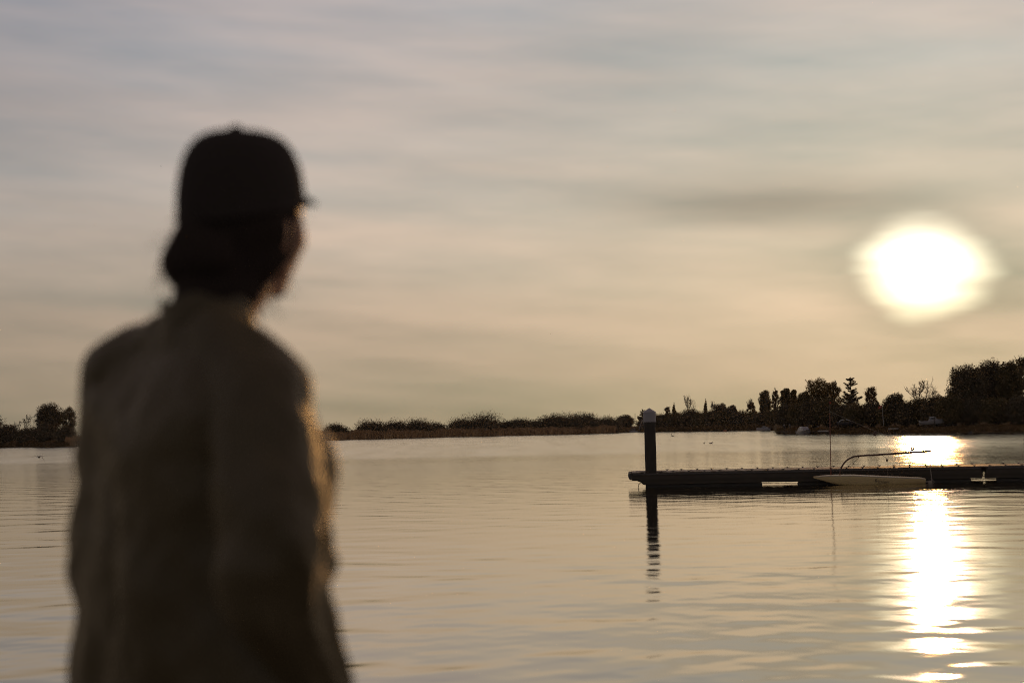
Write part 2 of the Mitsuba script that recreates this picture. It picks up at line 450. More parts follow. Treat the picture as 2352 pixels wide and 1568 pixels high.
for u in np.linspace(-1, 1, 21):
    row = []
    for w in np.linspace(0, 1, 8):
        ang = u * 1.02
        x0, y0 = .097 * math.sin(ang), HY - .010 + .116 * math.cos(ang)
        L = .044 * math.cos(u * 1.25)
        row.append((x0 * (1 + .12 * w), y0 + L * w, 1.634 + HZ + .050 - .004 * w - .020 * u * u - .006 * w * w))
    top.append(row)
top = np.array(top); bot = top - [0, 0, .004]
n1, n2 = top.shape[:2]
vv = np.vstack([top.reshape(-1, 3), bot.reshape(-1, 3)]); ff = []
for a in range(n1 - 1):
    for b in range(n2 - 1):
        k = a * n2 + b
        ff += [(k, k + n2, k + n2 + 1), (k, k + n2 + 1, k + 1)]
        o = n1 * n2
        ff += [(o + k, o + k + n2 + 1, o + k + n2), (o + k, o + k + 1, o + k + n2 + 1)]
edge = [a * n2 + n2 - 1 for a in range(n1)]
for a, b in zip(edge[:-1], edge[1:]):
    o = n1 * n2
    ff += [(a, b, b + o), (a, b + o, a + o)]
obj('brim', place(turn_head(trimesh.Trimesh(vv, np.array(ff), process=False))), 'm_cap', cap, smooth=40)

# jacket: body and sleeves one garment, collar, hem, pocket flap
jk = hull([(.135, -.02, 1.350, .070), (-.170, -.02, 1.385, .070), (0, -.035, 1.425, .066), (.100, .025, 1.24, .105), (-.110, .025, 1.24, .105), (0, -.055, 1.25, .10)], 24)
jk += hull([(-.190, -.026, 1.33, .080), (-.202, -.025, 1.06, .086), (-.218, -.012, .80, .092), (-.06, -.03, 1.30, .10), (-.06, -.02, .80, .12)], 24)
jk += hull([(.105, .025, 1.24, .105), (-.105, .025, 1.24, .105), (0, -.055, 1.25, .10), (.105, .015, 1.02, .110), (-.105, .015, 1.02, .110), (0, -.03, 1.0, .120)], 24)
jk += hull([(.105, .015, 1.02, .110), (-.105, .015, 1.02, .110), (0, -.03, 1.0, .120), (.115, .01, .80, .120), (-.115, .01, .80, .120), (.06, .075, 1.0, .085), (.06, .07, .82, .09)], 24)
for s in (-1, 1):
    arm = [(.160, -.022, 1.340, .078), (.236, -.075, 1.09, .068), (.190, .046, .90, .060)] if s > 0 else [(.208, -.022, 1.380, .074), (.224, -.030, 1.10, .071), (.258, .000, .82, .074)]
    jk += chain([(s * .06, -.03, 1.43, .060)] + [(s * x, y, z, r) for x, y, z, r in arm], 20)
cut = m3.Manifold.cube([2, 2, 2], True).translate([0, 0, 1.78 - 2])        # flat hem
jm = soft(jk, 0.013, 14)
jn = jm.vertex_normals; jv = jm.vertices
sleeve = np.clip((np.abs(jv[:, 0]) - .13) / .05, 0, 1)
fold = meshkit.fbm(np.stack([jv[:, 0] * 9, jv[:, 1] * 9, jv[:, 2] * 5 + 1.5 * jv[:, 1]], 1), 4, 31) - .5
ridge = 1 - np.abs(2 * meshkit.noise(np.stack([jv[:, 0] * 7, jv[:, 1] * 12 + jv[:, 2] * 5, jv[:, 2] * 9 + jv[:, 1] * 9], 1), 12) - 1)
left = np.clip((-jv[:, 0] - .17) / .05, 0, 1)
jv = jv + jn * (.058 * fold * (1 - .75 * left) + sleeve * .020 * (ridge - .5) * np.clip((1.32 - jv[:, 2]) / .1, 0, 1))[:, None]
jm.vertices = jv
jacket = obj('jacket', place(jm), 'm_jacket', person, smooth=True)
tag(jacket, 'dark olive jacket, folds of its right sleeve catching low sun')
rings = []
for (z, k, t) in ((1.41, 1.04, 0), (1.45, .99, 0), (1.492, .98, 0), (1.500, .93, 0), (1.488, .88, 0), (1.43, .85, 0)):
    g = np.linspace(0, 2 * np.pi, 48, endpoint=False)
    open_front = np.clip(np.sin(g), 0, 1)
    rings.append(np.stack([.002 + .075 * k * np.cos(g), -.006 + .080 * k * np.sin(g), z - .030 * open_front + .006 * np.sin(5 * g)], 1))
obj('collar', place(loft(rings)), 'm_jacket', jacket, smooth=50)
flap = hull([(.06, .152, 1.245, .008), (.155, .112, 1.245, .008), (.06, .156, 1.16, .008), (.155, .116, 1.16, .008)], 8)
fl = soft(flap, .012, 3)
fl.vertices += fl.vertex_normals * (.006 * (meshkit.noise(fl.vertices * 40, 2) - .5))[:, None]
obj('pocket', place(fl), 'm_jacket', jacket, smooth=True)
# trousers and shoes (below the picture's lower edge)
tr = hull([(.08, -.01, .93, .105), (-.08, -.01, .93, .105), (.085, -.01, .82, .10), (-.085, -.01, .82, .10)], 20)
for s in (-1, 1):
    tr += chain([(s * .088, -.01, .85, .098), (s * .095, .008, .50, .072), (s * .097, -.02, .10, .064)], 20)
obj('trousers', place(soft(tr, .018, 8)), 'm_trousers', person, smooth=True)
for s in (-1, 1):
    sh = hull([(s * .097, -.035, .05, .045), (s * .105, .12, .042, .040), (s * .107, .175, .034, .032), (s * .097, -.03, .10, .042)], 16)
    sh = sh.trim_by_plane([0, 0, 1], 0.002)
    obj('shoe', place(soft(sh, .014, 3)), 'm_shoe', person, smooth=True)

# ------------------------------------------------------------------ the pontoon
PA, PB = on(1450, 1085, 0.5), on(2352, 1068, 0.5)
E1 = (PB - PA); E1[2] = 0; PLEN = np.linalg.norm(E1); E1 /= PLEN
E2 = np.array([-E1[1], E1[0], 0])
PORG = np.array([PA[0], PA[1], 0])
LEN = PLEN + 6.0


def dock(m):
    return frame(m, PORG, E1)


pontoon = thing('pontoon', 'long dark floating pontoon lying low across the water from the right', 'pontoon')
rg = np.random.default_rng(3)
s = 0.03
PILE_S, PILE_T, PILE_R = 0.66, 0.33, 0.19
variants = {}
while s < LEN:
    w = 0.137
    t0 = 0.0 if abs(s + w / 2 - PILE_S) > PILE_R + .12 else PILE_T + PILE_R + .05
    dz = rg.uniform(-.004, .004)
    pl = trimesh.creation.box((w, 2.0 - t0, .032)); pl.apply_translation((s + w / 2, (2.0 + t0) / 2, .484 + dz))
    obj('plank', dock(pl), ('m_plank', 'm_plank_dark', 'm_plank_pale', 'm_plank')[rg.integers(4)], pontoon)
    s += .145
JOINT = (2260 - 1450) * PLEN / 902.0
for t0, t1 in ((-.06, -.003), (2.003, 2.06)):
    for a, b in ((0.0, JOINT - .07), (JOINT + .07, LEN)):
        prof = np.array([(t0, .25), (t1, .25), (t1, .475), (t0 + .012, .475), (t0, .463)])
        m = trimesh.creation.extrude_polygon(__import__('shapely').Polygon(prof), b - a, engine='earcut')
        m.apply_transform(np.array([[0, 0, 1, a], [1, 0, 0, 0], [0, 1, 0, 0], [0, 0, 0, 1.0]]))
        obj('edge_beam', dock(m), 'm_timber', pontoon)
        fs = tube([(a + .05, t0 - .012 if t0 < 0 else t1 + .012, .43), ((a + b) / 2, t0 - .012 if t0 < 0 else t1 + .012, .43), (b - .05, t0 - .012 if t0 < 0 else t1 + .012, .43)], .026, 8)
        obj('fender_strip', dock(fs), 'm_rubber', pontoon, smooth=40)
for a, b in ((0.50, JOINT - .048), (JOINT + .048, LEN)):
    for t0, t1, sh_ in ((.0, .09, 0), (1.91, 2.0, .51)):
        obj('frame_beam', dock(box((a + (sh_ if a > 1 else 0), t0, .105), (b + (sh_ if b < LEN else 0), t1, .248))), 'm_timber', pontoon)
for a, b in ((.52, 4.30), (5.45, JOINT - .37), (JOINT + .43, 17.0), (17.6, LEN)):
    fl = m3.Manifold.cube([b - a - .08, 1.7, .52], True).translate([(a + b) / 2, 1.0, -.2])
    fl = m3.Manifold.batch_hull([m3.Manifold.sphere(.04, 12).translate([x, y, z]) for x, y in ((a + .04, .14), (b - .04, .14), (a + .04 + (.50 if 5 < a < 13 else 0), 1.86), (b - .04, 1.86)) for z in (-.42, .062)])
    me = fl.to_mesh()
    obj('float', dock(trimesh.Trimesh(np.array(me.vert_properties[:, :3]), np.array(me.tri_verts))), 'm_float', pontoon, smooth=40)
# rounded outer end with its bracket
endb = trimesh.creation.extrude_polygon(__import__('shapely').Polygon([(-.09, .36), (-.06, .48), (-.003, .485), (-.003, .25), (-.05, .26), (-.085, .30)]), 2.06, engine='earcut')
endb.apply_transform(np.array([[1, 0, 0, 0], [0, 0, 1, -.03], [0, 1, 0, 0], [0, 0, 0, 1.0]]))
obj('end_beam', dock(endb), 'm_rubber', pontoon)
br = trimesh.creation.extrude_polygon(__import__('shapely').Polygon([(.02, .247), (.02, .235), (.18, .225), (.30, .17), (.38, .10), (.46, .085), (.496, .085), (.496, .247)]), .08, engine='earcut')
br.apply_transform(np.array([[1, 0, 0, 0], [0, 0, 1, .02], [0, 1, 0, 0], [0, 0, 0, 1.0]]))
obj('bracket', dock(br), 'm_timber', pontoon)


def cleat():
    m = hull([(-.035, 0, .004, .012), (.035, 0, .004, .012), (-.02, 0, .03, .011), (.02, 0, .03, .011)], 8) + hull([(-.10, 0, .052, .010), (.10, 0, .046, .010), (0, 0, .043, .012)], 8)
    me = m.to_mesh()
    return trimesh.Trimesh(np.array(me.vert_properties[:, :3]), np.array(me.tri_verts))


s = 1.25
k = 0
while s < LEN - .4:
    for t, ds in ((.05, .12), (1.95, 0)):
        c = cleat().apply_scale(.62); c.apply_transform(trimesh.transformations.rotation_matrix(rg.uniform(-.25, .25), [0, 0, 1])); c.apply_translation([s + ds + rg.uniform(-.02, .02), t, .503])
        obj('cleat', dock(c), 'm_galvanised', pontoon, smooth=30)
    s += .515
# a small line of bits lying on the deck further right
rope = thing('rope', 'slack dark rope hanging from the end of the pontoon into the water', 'rope')
rp = [(.30, -.02, .15), (.24, -.03, .12), (.215, -.04, .02), (.22, -.05, -.12), (.25, -.06, -.4)]
obj('strand', dock(tube(rp, .012, 6)), 'm_line_dark', rope, smooth=True)

# mooring pile
pile = thing('mooring_pile', 'round dark mooring pile with a white pointed cap standing at the end of the pontoon', 'pile')
PC = PORG + E1 * PILE_S + E2 * PILE_T
zt = 2.0 + (980.0 - 937.0) * np.hypot(*PC[:2]) / FPX * .998
obj('shaft', rev([(0, -2.5), (PILE_R, -2.5), (PILE_R, zt - .44), (0, zt - .44)], 32, (PC[0], PC[1], 0)), 'm_pile', pile, smooth=40)
cr = PILE_R + .022
obj('pile_cap', rev([(0, zt - .47), (cr - .004, zt - .47), (cr, zt - .462), (cr, zt - .155), (cr + .012, zt - .15), (cr + .008, zt - .138), (0.012, zt - .004), (0, zt)], 32, (PC[0], PC[1], 0)), 'm_white_cap', pile, smooth=25)
tag(f'{pile}__pile_cap', 'white cap with a pointed top')
guide = rev([(PILE_R + .02, .40), (PILE_R + .05, .40), (PILE_R + .05, .47), (PILE_R + .02, .47), (PILE_R + .02, .40)], 24, (PC[0], PC[1], 0))
obj('pile_guide', guide, 'm_galvanised', pontoon, smooth=30)

# ------------------------------------------------------------------ the little sailing dinghy alongside
DT = -.62                                                   # centre line of the dinghy, in front of the pontoon
DY = PORG + E2 * DT


def dp(px, py, dt=0.0):
    """the point of that sight line in the dinghy's centre plane (dt: metres across it)"""
    o = DY + E2 * dt
    d = ray(px, py)
    t = np.dot(o - EYE, E2) / np.dot(d, E2)
    return EYE + d * t


dinghy = thing('sailing_dinghy', 'small cream sailing dinghy with bare mast and bent boom moored along the pontoon', 'sailing dinghy')
bow, stern = dp(1868.5, 1095), dp(2122, 1103)
DL = np.dot(stern - bow, E1)
rings = []
for u in np.linspace(0, 1, 25):
    x = u * DL
    sheer = np.interp(u, [0, .14, .35, .6, .85, .96, 1], [.262, .305, .300, .245, .195, .175, .14])
    keel = np.interp(u, [0, .05, .2, .4, .7, 1], [.235, .18, .02, -.08, -.09, -.02])
    hb = .40 * np.interp(u, [0, .06, .2, .45, .75, 1], [.03, .24, .62, .97, 1.0, .80])
    g = np.linspace(0, 1, 13)
    yz = []
    for w in np.linspace(-1, 1, 21):                         # from one gunwale under the keel to the other
        yz.append((hb * math.copysign(abs(w) ** .6, w), keel + (sheer - keel) * abs(w) ** 2.4))
    yz += [(hb * .8, sheer + .012), (hb * .35, sheer + .03), (-hb * .35, sheer + .03), (-hb * .8, sheer + .012)]
    yz = np.array(yz)
    rings.append(np.column_stack([np.full(len(yz), x), yz[:, 0], yz[:, 1]]))
hullm = loft(rings)
BO = np.array([bow[0], bow[1], 0])
obj('hull', frame(hullm, BO, E1), 'm_cream', dinghy, smooth=45)


def dl(u, y=0., z=.3):                                      # local to world
    return BO + E1 * u * DL + E2 * y + np.array([0, 0, z])


gw = [dl(u, -.40 * np.interp(u, [0, .06, .2, .45, .75, 1], [.03, .24, .62, .97, 1.0, .80]) - .004, np.interp(u, [0, .14, .35, .6, .85, .96, 1], [.262, .305, .300, .245, .195, .175, .14])) for u in np.linspace(.02, .99, 24)]
obj('gunwale', tube(gw, .010, 6), 'm_pale_board', dinghy, smooth=True)
# lettering on the hull's side: a bold initial and a flowing line
u0 = (2004 - 1868.5) / 253.5
let = meshkit.text_mesh('S', .085, .004, True)
fr = frame(let.apply_transform(trimesh.transformations.rotation_matrix(math.pi / 2, [1, 0, 0])), dl(u0, -.412, .095), E1)
pts = [dl(u0 + .024 + .0040 * k, -.408, .110 + .014 * math.sin(k * 1.9) - .0012 * k) for k in range(26)]
pts2 = [dl(u0 + .035 + .010 * k, -.407, .062 - .001 * k) for k in range(8)]
obj('lettering', cat(fr, tube(pts, .0065, 5), tube(pts2, .004, 5)), 'm_script', dinghy)
mast_t, mast_b, mast_m = dp(1905, 917), dp(1908.6, 1094), dp(1905.7, 945)
obj('mast', tube([mast_b, dp(1907.2, 1020), mast_m], [.014, .013, .011], 10), 'm_red_paint', dinghy, smooth=40)
obj('mast_rod', tube([mast_m, mast_t], [.006, .004], 6), 'm_galvanised', dinghy, smooth=40)
fv = np.array([dp(1905.2, 920.5), dp(1909.2, 924.5), dp(1905.2, 929.0), dp(1907.2, 922.5) + E2 * .012])
fl = trimesh.Trimesh(np.vstack([fv[:3], fv[:3] + E2 * .004]), [[0, 1, 2], [3, 5, 4], [0, 3, 4], [0, 4, 1], [1, 4, 5], [1, 5, 2], [2, 5, 3], [2, 3, 0]], process=False)
obj('burgee', fl, 'm_red', dinghy)
tag(f'{dinghy}__burgee', 'small red pennant at the masthead')
obj('mast_fitting', tube([dp(1905.5, 940), dp(1906.0, 948)], .017, 8), 'm_galvanised', dinghy, smooth=40)
bp = [(1927.5, 1094), (1929.5, 1083), (1933, 1072), (1938, 1064), (1944, 1057.6), (1951, 1052.4), (1959, 1049), (1967.6, 1047.0), (1980, 1045.9), (2020, 1043.6), (2070, 1040.2), (2136, 1035.8)]
obj('boom', tube([dp(*p) for p in bp], [.022, .024, .026, .027, .027, .027, .027, .027, .028, .030, .031, .030], 10), 'm_boom', dinghy, smooth=40)
obj('boom_end', tube([dp(2135.4, 1035.9), dp(2137.6, 1035.6)], .033, 10), 'm_galvanised', dinghy, smooth=40)
obj('topping_line', tube([mast_m, dp(2005, 987.5), dp(2092, 1021.5), dp(2135, 1035)], .005, 5), 'm_line', dinghy)


def block(px, py, r, a):
    c = dp(px, py)
    m = trimesh.creation.torus(r * .70, r * .34, 20, 10)
    m.apply_transform(trimesh.transformations.rotation_matrix(math.pi / 2, [1, 0, 0]))
    m.apply_transform(trimesh.transformations.rotation_matrix(a, [0, 0, 1]))
    k = obj('block', cat(m).apply_translation(c), 'm_boom', dinghy, smooth=True)
    return c


c = block(2009.6, 995.7, .062, .2)
obj('shackle', tube([dp(2008.6, 988.6), c + [0.0, 0, .055]], .012, 6), 'm_boom', dinghy)
c = block(2095.4, 1030.4, .062, .1)
obj('shackle', tube([dp(2096, 1023), dp(2097.8, 1025.2), c + [.004, 0, .055]], .010, 6), 'm_boom', dinghy)
c = block(2037.4, 1056.8, .052, .95)
obj('shackle', tube([dp(2025.5, 1043.6), dp(2029, 1047.5), dp(2033, 1049.4), c + [0, 0, .05]], .007, 6), 'm_boom', dinghy)
obj('vang', cat(tube([dp(1972.5, 1047.8), dp(1971.3, 1051)], .014, 6), tube([dp(1971.3, 1051), dp(1959.6, 1064.4)], .004, 5), tube([dp(1959.6, 1063.2), dp(1959.8, 1066)], .012, 6),
                tube([dp(1959.6, 1064.4), dp(1952.6, 1074), dp(1950, 1092)], .004, 5), tube([dp(1959.6, 1064.4), dp(1961.2, 1073), dp(1962, 1092)], .004, 5)), 'm_line_dark', dinghy)
obj('sheet', tube([c - [0, 0, .05], dp(2038, 1096)], .003, 5), 'm_line', dinghy)
obj('stern_pole', tube([dp(2141.5, 1114), dp(2138.8, 1090), dp(2136.2, 1066)], [.013, .012, .010], 8), 'm_line', dinghy, smooth=40)
obj('stay', tube([dp(2136.8, 1072), dp(2142, 1112)], .004, 5), 'm_line', dinghy)
rud = cat(tube([dp(2122, 1104.5), dp(2134, 1106.6), dp(2146, 1113.6)], [.018, .016, .012], 8), tube([dp(2138, 1097), dp(2146, 1106), dp(2143, 1110)], .008, 6), box((-.02, -.012, -.25), (.09, .012, .10)).apply_translation(dp(2134, 1110)))
obj('rudder', rud, 'm_line', dinghy)

# ------------------------------------------------------------------ plants
def leaves(rng, cen, rad, n, size, squash=1.0, up=0.0):
    """n leaf clumps spread through balls (centres, radii), denser near their surface"""
    cen, rad = np.asarray(cen, float), np.asarray(rad, float)
    w = rad ** 2 / (rad ** 2).sum()
    k = rng.choice(len(cen), n, p=w)
    d = rng.normal(size=(n, 3)); d /= np.linalg.norm(d, axis=1, keepdims=True)
    r = rad[k] * rng.uniform(0.10, 1, n) ** (1 / 2.2) * rng.uniform(.84, 1.03, n)
    p = cen[k] + d * r[:, None] * [1, 1, squash]
    a = rng.normal(size=(n, 3)) + [0, 0, up]
    a -= d * (a * d).sum(1, keepdims=True) * rng.uniform(0, 1, (n, 1))       # many clumps face outwards
    a /= np.linalg.norm(a, axis=1, keepdims=True)
    b = np.cross(a, d * rng.uniform(.2, 1.6, (n, 1)) + rng.normal(size=(n, 3)) * .7); b /= np.linalg.norm(b, axis=1, keepdims=True)
    s = size * rng.uniform(.55, 1.25, (n, 1))
    v = np.stack([p - a * s - b * s * .18, p - b * s * .55 + a * s * .1, p + a * s, p + b * s * .55 - a * s * .05], 1).reshape(-1, 3)
    i = np.arange(n)[:, None] * 4
    return np.asarray(v), np.vstack([i + [0, 1, 2], i + [0, 2, 3]])


def mesh_of(parts):
    vs, fs, o = [], [], 0
    for v, f in parts:
        vs.append(v); fs.append(np.asarray(f) + o); o += len(v)
    return np.vstack(vs), np.vstack(fs)


def tv(pts, rad, sides=5):
    m = tube(pts, rad, sides, False)
    return np.array(m.vertices), np.array(m.faces)


def branches(rng, base, h, spread, depth, r0, thin, upw=.35, ratio=.74):
    """a bare branching skeleton: list of tubes"""
    out, tips = [], []

    def grow(p, d, L, r, k):
        q = p + d * L * .5 + rng.normal(0, .03, 3) * L
        e = p + d * L + rng.normal(0, .05, 3) * L
        out.append(tv([p, q, e], [r, r * .8, r * .62], 5 if k < 2 else 3))
        if k == depth:
            tips.append(e); return
        for _ in range(3 if k < 3 else 2 + int(rng.random() < .6)):
            nd = d + rng.normal(0, spread, 3) + [0, 0, upw * (.5 if k > 2 else 1)]
            nd /= np.linalg.norm(nd)
            grow(e if rng.random() < .7 else q, nd, L * ratio * rng.uniform(.8, 1.15), max(r * .58, thin), k + 1)
    grow(np.asarray(base, float), np.array([rng.normal(0, .05), rng.normal(0, .05), 1.0]), h, r0, 0)
    return out, np.array(tips)


SPX = lambda px: math.atan2(*on(px, np.interp(px, [p[0] for p in SHORE], [p[1] for p in SHORE]))[:2])


def plant(kind, px, ytop, wpx, inland, label, group, mat='m_leaf', seed=0, ybase=None, cat_='tree', name=None, dens=1.0):
    az = SPX(px); r = float(shore_r(az)) + inland
    z0 = float(ground_z(np.array([az]), np.array([r]))[0]) - .15
    top = at(px, ytop, r)
    H, Wd = top[2] - z0, wpx * r / FPX
    o = np.array([top[0], top[1], z0])
    rng = np.random.default_rng(seed + abs(int(px * 7 + wpx)))
    px1 = r / 1422.0                                       # metres per picture pixel there
    ls = max(.17, .62 * px1)
    trunk, crown = [], []
    if kind in ('oak', 'shrub', 'round', 'airy', 'column'):
        b0 = {'oak': .22, 'shrub': .0, 'round': .12, 'airy': .25, 'column': .12}[kind]
        n = {'oak': 30, 'shrub': 13, 'round': 16, 'airy': 22, 'column': 16}[kind]
        rl = {'oak': .20, 'shrub': .30, 'round': .27, 'airy': .17, 'column': .26}[kind]
        cz, ch = (1 + b0) / 2 * H, (1 - b0) / 2 * H
        cen, rad = [], []
        R0 = rl * Wd
        for k in range(n):
            t = (k + .5) / n
            th = k * 2.39996 + rng.uniform(-.4, .4)
            zz = 1 - 2 * t
            if kind == 'shrub':
                zz = 1 - 1.7 * t
            q = math.sqrt(max(0, 1 - zz * zz)) * rng.uniform(.6, 1.0)
            rr = R0 * rng.uniform(.7, 1.2)
            ax, az_ = max(Wd / 2 - rr * .8, .05), max(ch - rr * .8, .05)
            cen.append((q * math.cos(th) * ax, q * math.sin(th) * ax, cz + zz * az_)); rad.append(rr)
        cen = np.array(cen); rad = np.array(rad)
        if kind != 'shrub':
            fork = np.array([0, 0, H * (b0 + .12)])
            trunk.append(tv([(0, 0, -.3), fork * .5 + [rng.normal(0, .02) * H, 0, 0], fork], [.030 * H, .024 * H, .020 * H], 7))
            for c in cen[::2] if kind == 'oak' else cen:
                mid = fork * .45 + c * .55 + rng.normal(0, .03, 3) * H
                trunk.append(tv([fork, mid, c], [.014 * H, .009 * H, .004 * H], 4))
        else:
            for c in cen[:6]:
                trunk.append(tv([(c[0] * .2, c[1] * .2, -.2), c * [.6, .6, .5], c], [.03 * H, .02 * H, .008 * H], 4))
        area = {'oak': 13, 'shrub': 9, 'round': 10, 'airy': 3.0, 'column': 8}[kind]
        nl = int(min(9000, max(350, dens * area * Wd * H / (ls * ls))))
        crown.append(leaves(rng, cen, rad, nl, ls))
        if kind != 'airy':
            crown.append(leaves(rng, cen * [.86, .86, .93], rad * .72, int(nl * .4), ls * 1.9))
        if kind == 'airy':
            br, tips = branches(rng, fork, H * .22, .42, 4, .014 * H, .22 * px1)
            trunk += br
    elif kind == 'poplar':
        cen = [(rng.normal(0, .06) * Wd, rng.normal(0, .06) * Wd, H * (.12 + .82 * k / 11)) for k in range(12)]
        rad = [Wd * .5 * math.sin(math.pi * min(.97, .22 + .78 * k / 11)) ** .8 + .05 for k in range(12)]
        trunk.append(tv([(0, 0, -.3), (0, 0, H * .5), (0, 0, H * .96)], [.02 * H, .013 * H, .004 * H], 5))
        crown.append(leaves(rng, cen, rad, int(max(260, dens * 6 * Wd * H / ls ** 2)), ls, 1.3, 1.6))
    elif kind == 'bare':
        br, tips = branches(rng, (0, 0, -.2), H * .25, .52, 5, .020 * H, .16 * px1)
        V_ = np.vstack([b[0] for b in br]); sx = Wd / 2 / max(1e-6, np.percentile(np.abs(V_[:, :2]), 99)); sz = H / V_[:, 2].max()
        trunk = [(b[0] * [sx, sx, sz], b[1]) for b in br]
        tips = tips * [sx, sx, sz]
        crown.append(leaves(rng, tips, np.full(len(tips), .25 * Wd / 6), int(len(tips) * 1.1 * dens), ls * .55))
    elif kind == 'conifer':
        trunk.append(tv([(0, 0, -.3), (0, 0, H * .5), (0, 0, H)], [.022 * H, .014 * H, .003 * H], 6))
        for k in range(26):
            t = k / 25
            z = H * (.10 + .86 * t) + rng.normal(0, .012) * H
            L = Wd / 2 * (1 - t) ** .75 * 1.05 + .04 * Wd
            nb = int(9 - 5 * t)
            for m_ in range(nb):
                th = m_ * 2 * math.pi / nb + rng.uniform(-.4, .4) + k
                l = L * rng.uniform(.55, 1.12)
                z = max(.08 * H, z + rng.normal(0, .035) * H)
                tip = np.array([math.cos(th) * l, math.sin(th) * l, z + l * rng.uniform(.05, .55)])
                mid = np.array([math.cos(th) * l * .55, math.sin(th) * l * .55, z + l * .02])
                trunk.append(tv([(0, 0, z), mid, tip], [.006 * H, .004 * H, .0016 * H], 3))
                pts = [np.array([0, 0, z]) * (1 - w) ** 2 + 2 * mid * w * (1 - w) + tip * w * w for w in (.25, .42, .58, .74, .90, 1.0)]
                crown.append(leaves(rng, pts, np.array([.15, .17, .17, .15, .12, .08]) * l + .14, int(75 * dens), ls * .8, .35))
    key = thing(name or {'shrub': 'shrub'}.get(kind, 'tree'), label, cat_, group)
    off = lambda P: [(v + o, f) for v, f in P]
    obj('trunk' if kind != 'shrub' else 'stem', mesh_of(off(trunk)), 'm_bark', key)
    obj('crown' if kind != 'shrub' else 'foliage', mesh_of(off(crown)), mat, key)
    return key, o, H, Wd


GL, GR, GM = 'trees on the far left shore', 'trees on the right shore', 'bushes behind the reed bed'
# far left shore
plant('round', -30, 938, 90, 12, 'dark bushy tree half cut off by the left edge of the picture', GL, 'm_leaf_dark')
plant('bare', 50, 951, 46, 16, 'sparse leafless bush in the dip between two dark trees at far left', GL, 'm_leaf_brown', dens=.6)
plant('oak', 112, 922, 74, 14, 'largest round tree on the left shore, light showing through its crown', GL, 'm_leaf_dark', dens=.62)
plant('airy', 158, 934, 46, 18, 'thin leafy tree just left of the person\'s shoulder', GL, 'm_leaf', dens=.8)
for k, (px, yt, w) in enumerate(((18, 974, 60), (62, 983, 60), (105, 970, 70), (150, 978, 60))):
    plant('shrub', px, yt, w, 7, ('leftmost low dark bush along the left shore', 'second low dark bush from the left edge, under the leafless bush', 'broad low bush under the largest left tree', 'low dark bush beside the person on the left shore')[k], 'low bushes on the left shore', 'm_leaf_dark', cat_='bush')
# the reed bed's bushes, from left to right
MID = [(773, 980, 34, 'smallest low bush just right of the person, above the reeds'), (852, 975.5, 66, 'long low bush left of the gap with fence stubs'), (912, 974.5, 52, 'rounded bush second from the left in the row behind the reeds'),
       (963, 972, 44, 'bush with a small twiggy top, third in the row behind the reeds'), (1003, 978.5, 46, 'low bush sloping down to the gap in the hedge line'), (1060, 971.5, 50, 'rounded bush just right of the gap in the hedge line'),
       (1104, 969, 62, 'wide bush in the middle of the reed bed'), (1142, 973.5, 44, 'low bush right of the wide middle bush'), (1170, 970.4, 34, 'narrow bush with a peaked top over the reeds'),
       (1195, 966.5, 36, 'ragged twiggy bush over the reeds, left of the taller group'), (1228, 970, 46, 'flat topped bush before the taller group begins'), (1266, 960.5, 50, 'first of the taller bushes near the end of the reed bed'),
       (1304, 958.5, 48, 'middle one of the taller bushes near the reed end'), (1342, 951.4, 60, 'tallest dome shaped bush on the reed bed'), (1396, 963, 42, 'low bush at the tip of the reed bed')]
for k, (px, yt, w, lab) in enumerate(MID):
    plant('shrub', px, yt + 3.5, w * (2.2, 1.5, 1.9)[k % 3], 9 + (k % 3) * 2, lab, GM, 'm_leaf_dark', cat_='bush', seed=k, dens=1.3)
plant('bare', 1369, 955, 22, 12, 'wispy leafless sapling right of the tallest reed bed bush', GM, 'm_leaf_brown', dens=.5)
plant('round', 1436, 952.0, 46, 18, 'round dark tree left of the far yacht mast', GR, 'm_leaf_dark', dens=1.3)
plant('conifer', 1476, 944, 34, 22, 'dark pointed conifer just behind the white capped pile', GR, 'm_leaf_dark', dens=1.0)
